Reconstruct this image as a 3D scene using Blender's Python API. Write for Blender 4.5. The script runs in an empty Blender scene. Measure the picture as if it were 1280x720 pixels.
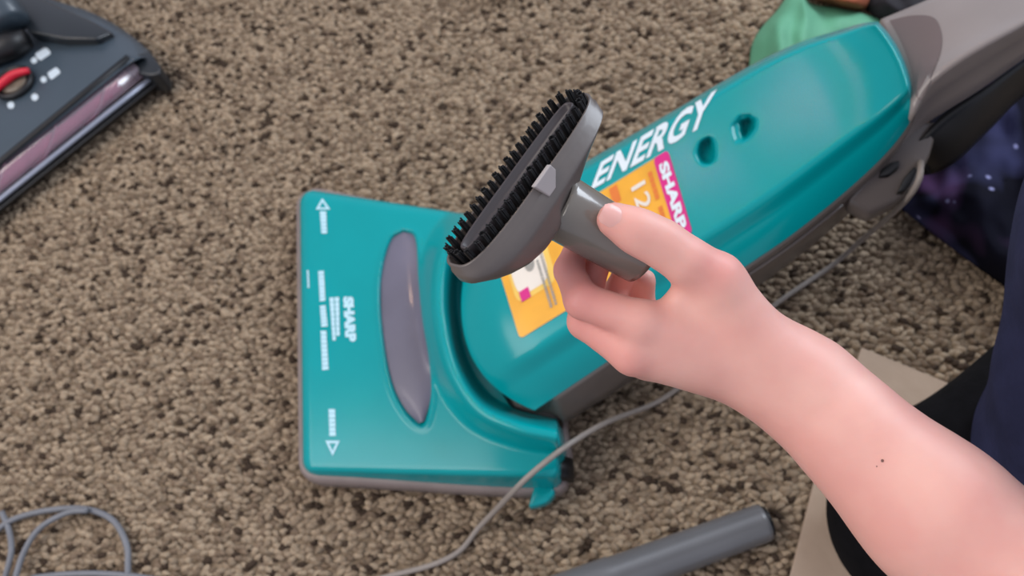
import bpy, bmesh, math, random
import numpy as np
from mathutils import Vector, Matrix, noise
from mathutils.bvhtree import BVHTree
random.seed(4); rng = np.random.default_rng(4)
S = bpy.context.scene; C = S.collection

# ------------------------------------------------------------- camera
F = 1050.0; H = 0.95                      # focal length in pixels, camera height
kz = Vector((-150, 490, 1050)).normalized()          # world up seen from the camera
ix = (Vector((1, 0, 0)) - kz * kz.x).normalized()
jy = kz.cross(ix)
R = np.array([list(ix), list(jy), list(kz)])          # camera axes -> world axes
CAM = np.array([0.0, 0.0, H])
cd = bpy.data.cameras.new('camera'); cam = bpy.data.objects.new('camera', cd); C.objects.link(cam)
M = Matrix([[R[r][c] for c in range(3)] + [CAM[r]] for r in range(3)] + [[0, 0, 0, 1]])
cam.matrix_world = M
cd.sensor_width = 36; cd.lens = 36 * F / 1280; cd.clip_start = 0.01
cd.dof.use_dof = True; cd.dof.focus_distance = 0.47; cd.dof.aperture_fstop = 8.5
S.camera = cam

# ------------------------------------------------------------- light
w = bpy.data.worlds.new('world'); S.world = w; w.use_nodes = True
w.node_tree.nodes['Background'].inputs[0].default_value = (0.80, 0.84, 1.0, 1)
w.node_tree.nodes['Background'].inputs[1].default_value = 0.55
def area(name, loc, target, size, size_y, power, col):
    l = bpy.data.lights.new(name, 'AREA'); l.shape = 'RECTANGLE'; l.size = size; l.size_y = size_y
    l.energy = power; l.color = col
    o = bpy.data.objects.new(name, l); C.objects.link(o); o.location = loc
    o.rotation_euler = (Vector(target) - Vector(loc)).to_track_quat('-Z', 'Y').to_euler()
area('window_light', (1.7, 1.9, 1.55), (0.1, 0.2, 0.2), 1.4, 1.1, 44, (0.82, 0.90, 1.0))
area('room_light', (-1.6, 0.1, 2.1), (0.0, 0.2, 0.1), 1.5, 1.5, 30, (1.0, 0.92, 0.84))
for loc in ((-0.602, 1.62, 2.3), (-1.01, 1.52, 2.3)):        # two warm bulbs of the ceiling fitting
    pl = bpy.data.lights.new('ceiling_bulb', 'POINT'); pl.energy = 3.5; pl.color = (1.0, 0.62, 0.36); pl.shadow_soft_size = 0.022
    po = bpy.data.objects.new('ceiling_bulb', pl); C.objects.link(po); po.location = loc
S.view_settings.view_transform = 'Standard'; S.view_settings.look = 'None'
S.view_settings.gamma = 1; S.view_settings.use_curve_mapping = False
S.view_settings.exposure = 0.2

# ------------------------------------------------------------- helpers
def P(px, py, z):                         # the point at height z seen at this pixel
    d = R @ np.array([(px - 640) / F, (360 - py) / F, -1.0])
    return CAM + d * ((z - H) / d[2])
def Q(px, py, dep):                       # the point at camera depth dep seen at this pixel
    return CAM + R @ np.array([(px - 640) / F * dep, (360 - py) / F * dep, -dep])
def lin(c):
    return tuple(((v / 255) / 12.92 if v / 255 <= 0.04045 else ((v / 255 + 0.055) / 1.055) ** 2.4) for v in c)
def mat(name, c, rough=0.5, var=0.0, scale=30, bump=0.0, coat=0.0, spec=0.5, sss=0.0, metal=0.0, c2=None, alpha=1.0):
    m = bpy.data.materials.new(name); m.use_nodes = True
    nt = m.node_tree; N = nt.nodes; L = nt.links; b = N['Principled BSDF']
    col = lin(c)
    b.inputs['Roughness'].default_value = rough; b.inputs['Specular IOR Level'].default_value = spec
    b.inputs['Coat Weight'].default_value = coat; b.inputs['Coat Roughness'].default_value = 0.08
    b.inputs['Metallic'].default_value = metal; b.inputs['Alpha'].default_value = alpha
    tc = N.new('ShaderNodeTexCoord'); nz = N.new('ShaderNodeTexNoise')
    nz.inputs['Scale'].default_value = scale; nz.inputs['Detail'].default_value = 4
    L.new(tc.outputs['Object'], nz.inputs['Vector'])
    mr = N.new('ShaderNodeValToRGB')
    a = lin(c2) if c2 else tuple(v * (1 - var) for v in col)
    e = col if c2 else tuple(min(1, v * (1 + var)) for v in col)
    mr.color_ramp.elements[0].position = 0.35; mr.color_ramp.elements[1].position = 0.65
    mr.color_ramp.elements[0].color = (*a, 1); mr.color_ramp.elements[1].color = (*e, 1)
    L.new(nz.outputs['Fac'], mr.inputs['Fac']); L.new(mr.outputs['Color'], b.inputs['Base Color'])
    if bump:
        n2 = N.new('ShaderNodeTexNoise'); n2.inputs['Scale'].default_value = scale * 6; n2.inputs['Detail'].default_value = 3
        L.new(tc.outputs['Object'], n2.inputs['Vector'])
        bp = N.new('ShaderNodeBump'); bp.inputs['Strength'].default_value = bump; bp.inputs['Distance'].default_value = 0.002
        L.new(n2.outputs['Fac'], bp.inputs['Height']); L.new(bp.outputs['Normal'], b.inputs['Normal'])
    if sss:
        b.inputs['Subsurface Weight'].default_value = sss
        b.inputs['Subsurface Radius'].default_value = (1.0, 0.35, 0.2); b.inputs['Subsurface Scale'].default_value = 0.006
    return m
ORG = {}
def mesh(name, V, Fs, m, parent=None, smooth=True, kind=None):
    V = np.array(V, float)
    root = parent
    while root is not None and root.parent: root = root.parent
    if root is not None: V = V - np.array(ORG.get(root.name, (0, 0, 0)))
    me = bpy.data.meshes.new(name); me.from_pydata(V.tolist(), [], [list(map(int, f)) for f in Fs])
    me.materials.append(m)
    if smooth: me.polygons.foreach_set('use_smooth', [True] * len(me.polygons))
    me.update()
    o = bpy.data.objects.new(name, me); C.objects.link(o)
    if parent is not None: o.parent = parent
    if kind: o['kind'] = kind
    return o
def fixn(o):                              # consistent outward normals
    bm = bmesh.new(); bm.from_mesh(o.data); bmesh.ops.recalc_face_normals(bm, faces=bm.faces); bm.to_mesh(o.data); bm.free(); return o
def empty(name, loc, label, cat, group=None):
    o = bpy.data.objects.new(name, None); C.objects.link(o); o.location = tuple(loc); o.empty_display_size = 0.05
    ORG[o.name] = tuple(loc); return tag(o, label, cat, group)
def tag(o, label, cat, group=None):
    o['label'] = label; o['category'] = cat
    if group: o['group'] = group
    return o
def gridfaces(n, m, closed=False):
    fs = []
    for i in range(n - 1):
        for j in range(m if closed else m - 1):
            k = (j + 1) % m
            fs.append((i * m + j, (i + 1) * m + j, (i + 1) * m + k, i * m + k))
    return fs
def loft(name, secs, m, parent=None, closed=True, caps=True, smooth=True, open_top=False):
    n = len(secs); k = len(secs[0]); V = [p for s in secs for p in s]; fs = gridfaces(n, k, closed)
    if caps and closed: fs += [tuple(range(k)), tuple((n - 1) * k + j for j in range(k - 1, -1, -1))]
    if open_top: fs.pop(-2)
    return fixn(mesh(name, V, fs, m, parent, smooth))
def bevel(o, wd, seg=3, ang=0.5):
    b = o.modifiers.new('bevel', 'BEVEL'); b.width = wd; b.segments = seg; b.limit_method = 'ANGLE'; b.angle_limit = ang
    return o
def prism(name, top, down, m, parent=None, bv=0.0, smooth=True):
    top = [np.array(p) for p in top]; k = len(top)
    dn = down if isinstance(down, list) else [p + np.array(down) for p in top]
    fs = [tuple(range(k)), tuple(range(2 * k - 1, k - 1, -1))] + [(j, (j + 1) % k, k + (j + 1) % k, k + j) for j in range(k)]
    o = fixn(mesh(name, top + dn, fs, m, parent, smooth))
    if bv: bevel(o, bv)
    return o
def cr(pts, n):                           # Catmull-Rom through points
    pts = [np.array(p, float) for p in pts]; pts = [2 * pts[0] - pts[1]] + pts + [2 * pts[-1] - pts[-2]]
    out = []
    for i in range(1, len(pts) - 2):
        p0, p1, p2, p3 = pts[i - 1:i + 3]
        for t in np.linspace(0, 1, n, endpoint=False):
            out.append(0.5 * (2 * p1 + (p2 - p0) * t + (2 * p0 - 5 * p1 + 4 * p2 - p3) * t * t + (3 * p1 - p0 - 3 * p2 + p3) * t ** 3))
    out.append(pts[-2]); return out
def ring(c, d, r, k=16, ref=(0, 0, 1), ry=None):
    d = np.array(d, float); d /= np.linalg.norm(d); a = np.cross(d, ref)
    if np.linalg.norm(a) < 1e-4: a = np.cross(d, (1, 0, 0))
    a /= np.linalg.norm(a); b = np.cross(a, d); ry = ry or r
    return [np.array(c) + a * r * math.cos(t) + b * ry * math.sin(t) for t in np.linspace(0, 2 * math.pi, k, endpoint=False)]
def sweep(name, path, r, m, parent=None, k=12):
    secs = []
    for i, p in enumerate(path):
        d = path[min(i + 1, len(path) - 1)] - path[max(i - 1, 0)]
        secs.append(ring(p, d, r[i] if isinstance(r, list) else r, k))
    return loft(name, secs, m, parent)
def sstep(a, b, x):
    t = np.clip((x - a) / (b - a), 0, 1); return t * t * (3 - 2 * t)
def polydist(px, py, poly, closed=True):
    px = np.asarray(px, float); py = np.asarray(py, float); best = np.full(px.shape, 1e9); inside = np.zeros(px.shape, bool)
    n = len(poly)
    for i in range(n if closed else n - 1):
        x0, y0 = poly[i]; x1, y1 = poly[(i + 1) % n]; dx, dy = x1 - x0, y1 - y0
        t = np.clip(((px - x0) * dx + (py - y0) * dy) / (dx * dx + dy * dy + 1e-9), 0, 1)
        best = np.minimum(best, np.hypot(px - x0 - t * dx, py - y0 - t * dy))
    for i in range(n):
        x0, y0 = poly[i]; x1, y1 = poly[(i + 1) % n]
        c = ((y0 > py) != (y1 > py)) & (px < (x1 - x0) * (py - y0) / ((y1 - y0) if abs(y1 - y0) > 1e-9 else 1e-9) + x0)
        inside ^= c
    return best, inside
def bvh_of(o):
    r = o
    while r.parent: r = r.parent
    off = Vector(ORG.get(r.name, (0, 0, 0)))
    return BVHTree.FromPolygons([v.co + off for v in o.data.vertices], [tuple(p.vertices) for p in o.data.polygons])
def onto(bvh, px, py, off):
    d = Vector(R @ np.array([(px - 640) / F, (360 - py) / F, -1.0])).normalized()
    h = bvh.ray_cast(Vector(CAM), d)
    if h[0] is None: return None
    n = h[1] if h[1].dot(d) < 0 else -h[1]
    return np.array(h[0] + n * off)
def decal(name, V2, Fs, quad, bvh, m, parent, off=0.0005):   # flat print laid on a real surface; quad = TL TR BR BL
    q = [np.array(p, float) for p in quad]; V = []
    last = None
    for u, v in V2:
        p = (q[3] * (1 - u) + q[2] * u) * (1 - v) + (q[0] * (1 - u) + q[1] * u) * v
        h = onto(bvh, p[0], p[1], off)
        if h is None: h = last if last is not None else P(p[0], p[1], 0.1)
        last = h; V.append(h)
    return mesh(name, V, Fs, m, parent, False)
def rect2(u0, v0, u1, v1, nu=8, nv=6, ru=0.0, rv=0.0):
    V = []
    for j in range(nv + 1):
        v = v0 + (v1 - v0) * (1 - math.cos(math.pi * j / nv)) / 2
        dv = min(v - v0, v1 - v); c = 0
        if rv and dv < rv: c = ru * (1 - math.sqrt(max(0, 1 - (1 - dv / rv) ** 2)))
        for i in range(nu + 1): V.append((u0 + c + (u1 - u0 - 2 * c) * i / nu, v))
    return V, gridfaces(nv + 1, nu + 1)
def merge2(parts):
    V = []; Fs = []
    for v, f in parts:
        k = len(V); V += v; Fs += [tuple(a + k for a in g) for g in f]
    return V, Fs
def text2(s, shear=0.0, bold=0.0, space=1.0):
    c = bpy.data.curves.new('t', 'FONT'); c.body = s; c.shear = shear; c.offset = bold; c.space_character = space; c.resolution_u = 4
    o = bpy.data.objects.new('t', c); C.objects.link(o); dg = bpy.context.evaluated_depsgraph_get()
    me = bpy.data.meshes.new_from_object(o.evaluated_get(dg))
    bm = bmesh.new(); bm.from_mesh(me); bmesh.ops.triangulate(bm, faces=bm.faces); bmesh.ops.subdivide_edges(bm, edges=[e for e in bm.edges if e.calc_length() > 0.12], cuts=2, use_grid_fill=True); bmesh.ops.triangulate(bm, faces=bm.faces)
    V = [(v.co.x, v.co.y) for v in bm.verts]; Fs = [tuple(v.index for v in f.verts) for f in bm.faces]; bm.free()
    bpy.data.objects.remove(o); bpy.data.curves.remove(c); bpy.data.meshes.remove(me)
    a = np.array(V); lo = a.min(0); hi = a.max(0)
    return [tuple(p) for p in (a - lo) / (hi - lo)], Fs
# distance-field bodies: one continuous skin around tapered bones
def rcone(X, a, b, r1, r2, sq=None):
    a = np.array(a); b = np.array(b); ba = b - a; l = np.dot(ba, ba)
    t = np.clip(((X - a) @ ba) / l, 0, 1)
    return np.linalg.norm(X - a - t[..., None] * ba, axis=-1) - (r1 + (r2 - r1) * t)
def smin(a, b, k):
    h = np.clip(0.5 + 0.5 * (b - a) / k, 0, 1); return b + (a - b) * h - k * h * (1 - h)
def surface_net(fn, lo, hi, step):
    ax = [np.arange(lo[i], hi[i] + step, step, dtype=np.float64) for i in range(3)]
    X = np.stack(np.meshgrid(*ax, indexing='ij'), -1); D = fn(X); n = D.shape
    ins = D < 0; cs = tuple(s - 1 for s in n)
    acc = np.zeros(cs + (3,)); cnt = np.zeros(cs)
    cor = [(i, j, k) for i in (0, 1) for j in (0, 1) for k in (0, 1)]
    sl = lambda c: tuple(slice(c[q], c[q] + cs[q]) for q in range(3))
    for c in cor:
        for q in range(3):
            if c[q] == 0:
                e = list(c); e[q] = 1; A = D[sl(c)]; B = D[sl(e)]; m = (A < 0) != (B < 0)
                t = np.where(m, A / np.where(m, A - B, 1), 0)
                for r in range(3): acc[..., r] += np.where(m, c[r] + (t if r == q else 0), 0)
                cnt += m
    act = cnt > 0; idx = np.full(cs, -1); idx[act] = np.arange(act.sum()); ijk = np.argwhere(act)
    V = (ijk + acc[act] / cnt[act][:, None]) * step + np.array([a[0] for a in ax])
    Fq = []
    for q in range(3):
        u, v = (q + 1) % 3, (q + 2) % 3
        a = [slice(1, n[r] - 1) for r in range(3)]; a[q] = slice(0, n[q] - 1); b = list(a); b[q] = slice(1, n[q])
        A = ins[tuple(a)]; B = ins[tuple(b)]
        for m, fl in ((A & ~B, False), (~A & B, True)):
            p = np.argwhere(m)
            if not len(p): continue
            p = p + np.array([0 if r == q else 1 for r in range(3)])
            g = []
            for du, dv in ((1, 1), (0, 1), (0, 0), (1, 0)):
                z = p.copy(); z[:, u] -= du; z[:, v] -= dv; g.append(idx[z[:, 0], z[:, 1], z[:, 2]])
            g = np.stack(g, 1); Fq.append(g[:, ::-1] if fl else g)
    Fq = np.concatenate(Fq); Fq = Fq[(Fq >= 0).all(1)]
    return V, Fq

# ------------------------------------------------------------- materials
TEAL = mat('teal_plastic', (0, 150, 154), 0.19, 0.03, 12, 0.015, coat=0.0, spec=0.32)
GREYP = mat('grey_brown_plastic', (104, 95, 90), 0.35, 0.05, 20, 0.03, coat=0.2)
NECKM = mat('handle_plastic', (142, 132, 128), 0.30, 0.04, 15, 0.03, coat=0.15)
PANELM = mat('dark_panel_plastic', (106, 92, 90), 0.5, 0.04, 15, 0.03)
SMOKE = mat('smoked_window_plastic', (104, 100, 116), 0.34, 0.10, 9, 0.0, coat=0.25)
BUMP = mat('bumper_rubber', (135, 122, 118), 0.45, 0.05, 30, 0.05)
BLACK = mat('black_plastic', (16, 16, 19), 0.45, 0.1, 20, 0.05)
WHITE = mat('white_print', (222, 232, 236), 0.6, 0.02)
PALEW = mat('pale_print', (186, 224, 236), 0.6, 0.02)
ORANGE = mat('orange_sticker', (236, 168, 44), 0.4, 0.08, 25)
DORANGE = mat('dark_orange_print', (226, 120, 44), 0.45, 0.05)
PINK = mat('magenta_print', (214, 20, 128), 0.4, 0.03)
CREAM = mat('cream_print', (232, 222, 208), 0.45, 0.04, 20)
YELL = mat('yellow_print', (238, 196, 90), 0.45, 0.04, 20)
GREYPR = mat('grey_print', (150, 146, 138), 0.5, 0.03)
TOOLM = mat('tool_plastic', (96, 88, 84), 0.36, 0.05, 30, 0.05, coat=0.15)
TUBEM = mat('tool_tube_plastic', (118, 112, 104), 0.22, 0.04, 30, 0.03, coat=0.4)
TABM = mat('light_grey_tab', (168, 160, 158), 0.5, 0.02)
BRIS = mat('black_bristle', (14, 13, 15), 0.6, 0.15, 90)
SKIN = mat('skin', (236, 182, 168), 0.48, 0.0, 22, 0.10, sss=0.25, c2=(228, 166, 154), spec=0.35)
NAIL = mat('nail', (238, 180, 170), 0.38, 0.02, 20, coat=0.1, sss=0.15)
NAVY = mat('navy_shirt', (48, 50, 78), 0.9, 0.12, 40, 0.4, spec=0.2)
TROU = mat('black_trousers', (13, 12, 15), 0.95, 0.25, 60, 0.4, spec=0.15)
CORDM = mat('grey_cord', (150, 140, 132), 0.5, 0.05, 40)
CORD2 = mat('slate_grey_cord', (112, 114, 120), 0.5, 0.06, 40)
WANDM = mat('grey_wand', (104, 104, 106), 0.3, 0.05, 20, 0.03, coat=0.25)
CARD = mat('beige_board', (186, 165, 146), 0.85, 0.0, 14, 0.3, c2=(172, 151, 132), spec=0.2)
GREEN = mat('green_cloth', (90, 156, 122), 0.7, 0.06, 20, 0.15)
RUST = mat('rust_cloth', (150, 76, 46), 0.85, 0.15, 40, 0.3)
DARKC = mat('dark_cloth', (26, 22, 28), 0.9, 0.2, 40, 0.3)
PALEG = mat('pale_grey_plastic', (150, 150, 144), 0.5, 0.04)
SLATE = mat('slate_plastic', (58, 70, 80), 0.42, 0.06, 12, 0.03, coat=0.2)
DSLATE = mat('dark_slate_plastic', (28, 33, 38), 0.35, 0.08, 12, 0.03, coat=0.2)
SILV = mat('silver_trim', (150, 156, 172), 0.3, 0.03, 20, metal=0.3)
REDM = mat('red_plastic', (206, 24, 50), 0.35, 0.04)
ROLL = mat('pink_brush_roll', (236, 92, 146), 0.5, 0.12, 30)
BRPINK = mat('pale_pink_bristle', (250, 190, 205), 0.7, 0.12, 60)

def clear_pink():
    m = bpy.data.materials.new('clear_pink_plastic'); m.use_nodes = True; N = m.node_tree.nodes; L = m.node_tree.links
    N.remove(N['Principled BSDF']); out = N['Material Output']
    t = N.new('ShaderNodeBsdfTransparent'); t.inputs[0].default_value = (0.97, 0.88, 0.93, 1)
    g = N.new('ShaderNodeBsdfGlossy'); g.inputs['Roughness'].default_value = 0.12; d = N.new('ShaderNodeBsdfDiffuse'); d.inputs[0].default_value = (0.55, 0.45, 0.52, 1)
    x = N.new('ShaderNodeMixShader'); x.inputs[0].default_value = 0.14; y = N.new('ShaderNodeMixShader'); y.inputs[0].default_value = 0.12
    L.new(t.outputs[0], x.inputs[1]); L.new(d.outputs[0], x.inputs[2]); L.new(x.outputs[0], y.inputs[1]); L.new(g.outputs[0], y.inputs[2])
    L.new(y.outputs[0], out.inputs[0]); return m
CLEARP = clear_pink()
def galaxy():
    m = mat('galaxy_print', (20, 20, 34), 0.9, 0.0, 7, 0.2, c2=(10, 9, 16), spec=0.1); N = m.node_tree.nodes; L = m.node_tree.links; b = N['Principled BSDF']
    src = b.inputs['Base Color'].links[0].from_socket
    tc = [n for n in N if n.type == 'TEX_COORD'][0]
    n1 = N.new('ShaderNodeTexNoise'); n1.inputs['Scale'].default_value = 9; L.new(tc.outputs['Object'], n1.inputs[0])
    r1 = N.new('ShaderNodeValToRGB'); r1.color_ramp.elements[0].position = 0.56; r1.color_ramp.elements[1].position = 0.75
    r1.color_ramp.elements[0].color = (0, 0, 0, 1); r1.color_ramp.elements[1].color = (*lin((66, 68, 104)), 1); L.new(n1.outputs['Fac'], r1.inputs[0])
    n3 = N.new('ShaderNodeTexNoise'); n3.inputs['Scale'].default_value = 14; n3.inputs['Detail'].default_value = 1; L.new(tc.outputs['Object'], n3.inputs[0])
    r3 = N.new('ShaderNodeValToRGB'); r3.color_ramp.elements[0].position = 0.62; r3.color_ramp.elements[1].position = 0.8
    r3.color_ramp.elements[0].color = (0, 0, 0, 1); r3.color_ramp.elements[1].color = (*lin((70, 44, 76)), 1); L.new(n3.outputs['Fac'], r3.inputs[0])
    vo = N.new('ShaderNodeTexVoronoi'); vo.inputs['Scale'].default_value = 48; L.new(tc.outputs['Object'], vo.inputs['Vector'])
    r2 = N.new('ShaderNodeValToRGB'); r2.color_ramp.elements[0].position = 0.05; r2.color_ramp.elements[1].position = 0.20
    r2.color_ramp.elements[0].color = (*lin((150, 150, 190)), 1); r2.color_ramp.elements[1].color = (0, 0, 0, 1); L.new(vo.outputs['Distance'], r2.inputs[0])
    th = N.new('ShaderNodeMath'); th.operation = 'GREATER_THAN'; th.inputs[1].default_value = 0.55
    sp = N.new('ShaderNodeSeparateColor'); L.new(vo.outputs['Color'], sp.inputs[0]); L.new(sp.outputs[0], th.inputs[0])
    prev = src
    for s, k in ((r1, None), (r3, None), (r2, th)):
        a = N.new('ShaderNodeMix'); a.data_type = 'RGBA'; a.blend_type = 'ADD'; a.inputs[0].default_value = 1
        if k: L.new(k.outputs[0], a.inputs[0])
        L.new(prev, a.inputs[6]); L.new(s.outputs[0], a.inputs[7]); prev = a.outputs[2]
    L.new(prev, b.inputs['Base Color']); return m
GALAXY = galaxy()

# ------------------------------------------------------------- floor: looped carpet
def carpet_mat(attr):
    m = bpy.data.materials.new('carpet_' + ('loops' if attr else 'backing')); m.use_nodes = True; N = m.node_tree.nodes; L = m.node_tree.links
    b = N['Principled BSDF']; b.inputs['Roughness'].default_value = 0.95; b.inputs['Specular IOR Level'].default_value = 0.1
    if attr:
        a = N.new('ShaderNodeAttribute'); a.attribute_name = 'yarn'; tc = N.new('ShaderNodeTexCoord'); nz = N.new('ShaderNodeTexNoise')
        nz.inputs['Scale'].default_value = 700; L.new(tc.outputs['Object'], nz.inputs[0])
        mx = N.new('ShaderNodeMix'); mx.data_type = 'RGBA'; mx.blend_type = 'MULTIPLY'; mx.inputs[0].default_value = 0.45
        L.new(a.outputs['Color'], mx.inputs[6]); L.new(nz.outputs['Fac'], mx.inputs[7]); L.new(mx.outputs[2], b.inputs['Base Color'])
    else:
        tc = N.new('ShaderNodeTexCoord'); vo = N.new('ShaderNodeTexVoronoi'); vo.inputs['Scale'].default_value = 120
        L.new(tc.outputs['Object'], vo.inputs['Vector']); r = N.new('ShaderNodeValToRGB')
        r.color_ramp.elements[0].color = (*lin((160, 142, 120)), 1); r.color_ramp.elements[1].color = (*lin((98, 84, 69)), 1)
        L.new(vo.outputs['Distance'], r.inputs[0]); L.new(r.outputs[0], b.inputs['Base Color'])
        bp = N.new('ShaderNodeBump'); bp.invert = True; bp.inputs['Distance'].default_value = 0.003; L.new(vo.outputs['Distance'], bp.inputs['Height']); L.new(bp.outputs['Normal'], b.inputs['Normal'])
    return m
fl = mesh('floor', [(-3, -3, 0), (3, -3, 0), (3, 3, 0), (-3, 3, 0)], [(0, 1, 2, 3)], carpet_mat(False), None, False, 'structure')
fl['label'] = 'speckled brown looped carpet'
def carpet_pile():
    c = [P(-40, -40, 0), P(1320, -40, 0), P(1320, 760, 0), P(-40, 760, 0)]
    x0 = min(p[0] for p in c) - 0.16; x1 = max(p[0] for p in c) + 0.16; y0 = min(p[1] for p in c) - 0.14; y1 = max(p[1] for p in c) + 0.14
    pt = 0.0074; nx = int((x1 - x0) / pt); ny = int((y1 - y0) / pt)
    gx, gy = np.meshgrid(np.arange(nx), np.arange(ny)); gx = gx.ravel(); gy = gy.ravel()
    cx = x0 + (gx + 0.5 * (gy % 2)) * pt + rng.normal(0, 0.0020, gx.size); cy = y0 + gy * pt + rng.normal(0, 0.0020, gx.size)
    cx = cx + 0.004 * np.sin(cy * 60)
    n = gx.size; ang = rng.uniform(-0.7, 0.7, n); rx = rng.uniform(0.0050, 0.0076, n); ry = rng.uniform(0.0033, 0.0046, n); hh = rng.uniform(0.0030, 0.0066, n)
    K = 6; th = np.arange(K) / K * 2 * np.pi
    T = [(math.cos(t), math.sin(t), 0) for t in th] + [(0.72 * math.cos(t + .5), 0.72 * math.sin(t + .5), 0.72) for t in th] + [(0, 0, 1)]
    T = np.array(T)
    tf = []
    for j in range(K):
        k = (j + 1) % K; tf += [(j, k, K + j), (k, K + k, K + j), (K + j, K + k, 2 * K)]
    tf = np.array(tf); X = T[None, :, 0] * rx[:, None]; Y = T[None, :, 1] * ry[:, None]
    ca, sa = np.cos(ang)[:, None], np.sin(ang)[:, None]
    V = np.stack([cx[:, None] + X * ca - Y * sa, cy[:, None] + X * sa + Y * ca, T[None, :, 2] * hh[:, None] + 0.0003], -1)
    V = V + rng.normal(0, 0.0007, V.shape)
    Fc = (tf[None] + (np.arange(n) * len(T))[:, None, None]).reshape(-1, 3)
    me = bpy.data.meshes.new('carpet_pile'); me.vertices.add(V.size // 3); me.vertices.foreach_set('co', V.reshape(-1).astype(np.float32))
    me.loops.add(Fc.size); me.loops.foreach_set('vertex_index', Fc.reshape(-1).astype(np.int32))
    me.polygons.add(len(Fc)); me.polygons.foreach_set('loop_start', (np.arange(len(Fc)) * 3).astype(np.int32))
    me.polygons.foreach_set('use_smooth', np.ones(len(Fc), bool)); me.update(calc_edges=True)
    pal = np.array([lin((180, 160, 136)), lin((162, 143, 121)), lin((139, 120, 101)), lin((76, 63, 53))])
    pick = rng.choice(4, n, p=[0.36, 0.34, 0.19, 0.11]); col = pal[pick] * rng.uniform(0.85, 1.12, (n, 1))
    a = me.attributes.new('yarn', 'FLOAT_COLOR', 'POINT'); cc = np.ones((n, len(T), 4), np.float32); cc[..., :3] = col[:, None, :]
    a.data.foreach_set('color', cc.reshape(-1)); me.materials.append(carpet_mat(True))
    o = bpy.data.objects.new('carpet_pile', me); C.objects.link(o); o.parent = fl; o['kind'] = 'stuff'
carpet_pile()

# ------------------------------------------------------------- teal upright vacuum cleaner
vac = empty('upright_vacuum', P(540, 430, 0), 'teal and grey upright vacuum cleaner lying back on the carpet with orange sticker', 'vacuum cleaner')
COLLAR = [tuple(p) for p in cr([(700, 298), (640, 295), (602, 294), (580, 301), (567, 325), (562, 360), (564, 400), (577, 455), (606, 500), (650, 521), (697, 531)], 8)]
WIN = [tuple(p) for p in cr([(505, 287), (488, 298), (477, 330), (473, 372), (478, 430), (488, 480), (503, 512), (522, 532), (534, 528), (541, 492), (538, 448), (530, 400), (525, 350), (523, 310), (518, 292), (505, 287)], 5)][:-1]
def hood_h(x, y, window=True):
    x = np.asarray(x, float); y = np.asarray(y, float)
    z = 0.050 + 0.034 * sstep(374, 660, x)
    d, ins = polydist(x, y, COLLAR, False)
    _, ins = polydist(x, y, COLLAR + [(760, 531), (760, 262)])
    sd = np.where(ins, -d, d)
    lift = 0.042 * (1 - sstep(15, 42, sd)) - 0.058 * (1 - sstep(-10, 12, sd)) ** 1.5
    rollp = 0
    z = z + lift - rollp
    if window:
        dw, iw = polydist(x, y, WIN); z = z - np.where(iw, 0.006 * sstep(0, 4, dw), 0) + np.where(iw, 0, 0.0015 * (1 - sstep(0, 8, dw)))
    return z
nx, ny = 170, 170
U = np.linspace(0, 1, nx); Vv = np.linspace(0, 1, ny); gu, gv = np.meshgrid(U, Vv, indexing='ij')
rr = 16.0
hx = 375 + 4 * gv + (696 - 375 - 4 * gv) * gu
yt = 238 + 0.145 * (hx - 375); yb = 591 + 0.022 * (hx - 375)
rowy = yt + (yb - yt) * gv
dc = np.minimum((rowy - yt), (yb - rowy)); cut = np.where(dc < rr, rr - np.sqrt(np.maximum(0, rr * rr - (rr - dc) ** 2)), 0)
hx = hx + cut * (1 - gu) - np.where(gv > .5, cut * 0.8 * gu, 0)
hz = hood_h(hx, rowy)
eb = np.minimum(np.minimum(hx - (375 + 4 * gv + cut), rowy - yt), yb - rowy)
er = 12.0
hz = hz - 0.009 * (1 - np.sqrt(np.maximum(0, 1 - (1 - np.clip(eb, 0, er) / er) ** 2)))
HV = np.array([[P(hx[i, j], rowy[i, j], hz[i, j]) for j in range(ny)] for i in range(nx)])
def ringidx(n, m): return [(i, 0) for i in range(n)] + [(n - 1, j) for j in range(1, m)] + [(i, m - 1) for i in range(n - 2, -1, -1)] + [(0, j) for j in range(m - 2, 0, -1)]
rid = ringidx(nx, ny); rim = np.array([HV[i, j] for i, j in rid]); cen = rim.mean(0)
def outward(loop):
    a = np.roll(loop, -1, 0) - np.roll(loop, 1, 0); nrm = np.stack([a[:, 1], -a[:, 0]], 1); L = np.linalg.norm(nrm, axis=1); L[L < 1e-9] = 1; nrm /= L[:, None]
    s = np.sign(((loop[:, :2] - loop.mean(0)[:2]) * nrm).sum(1).sum()); return np.concatenate([nrm * s, np.zeros((len(loop), 1))], 1)
on = outward(rim)
for _ in range(6): on = (on + np.roll(on, 1, 0) + np.roll(on, -1, 0)) / 3
V = list(HV.reshape(-1, 3)); Fs = gridfaces(nx, ny); base = [i * ny + j for i, j in rid]
sk1 = []
for zt, of in ((0.6, 0.0012), (0.0, 0.003)):
    k0 = len(V)
    for q, p in enumerate(rim):
        zz = 0.034 + (p[2] - 0.034) * zt; V.append(np.array([p[0], p[1], zz]) + on[q] * of)
    for q in range(len(rim)): Fs.append((base[q], base[(q + 1) % len(rim)], k0 + (q + 1) % len(rim), k0 + q))
    base = [k0 + q for q in range(len(rim))]
hood = fixn(mesh('hood', V, Fs, TEAL, vac)); hood['label'] = 'glossy teal nozzle hood'
HB = bvh_of(hood)
prof = [(0.002, 0.038), (0.007, 0.036), (0.0095, 0.028), (0.0095, 0.014), (0.006, 0.009), (-0.004, 0.008), (-0.006, 0.03)]
sel = list(range(0, len(rim), 2))
secs = [[np.array([rim[q][0], rim[q][1], zz]) + on[q] * of for of, zz in prof] for q in sel]
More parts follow.
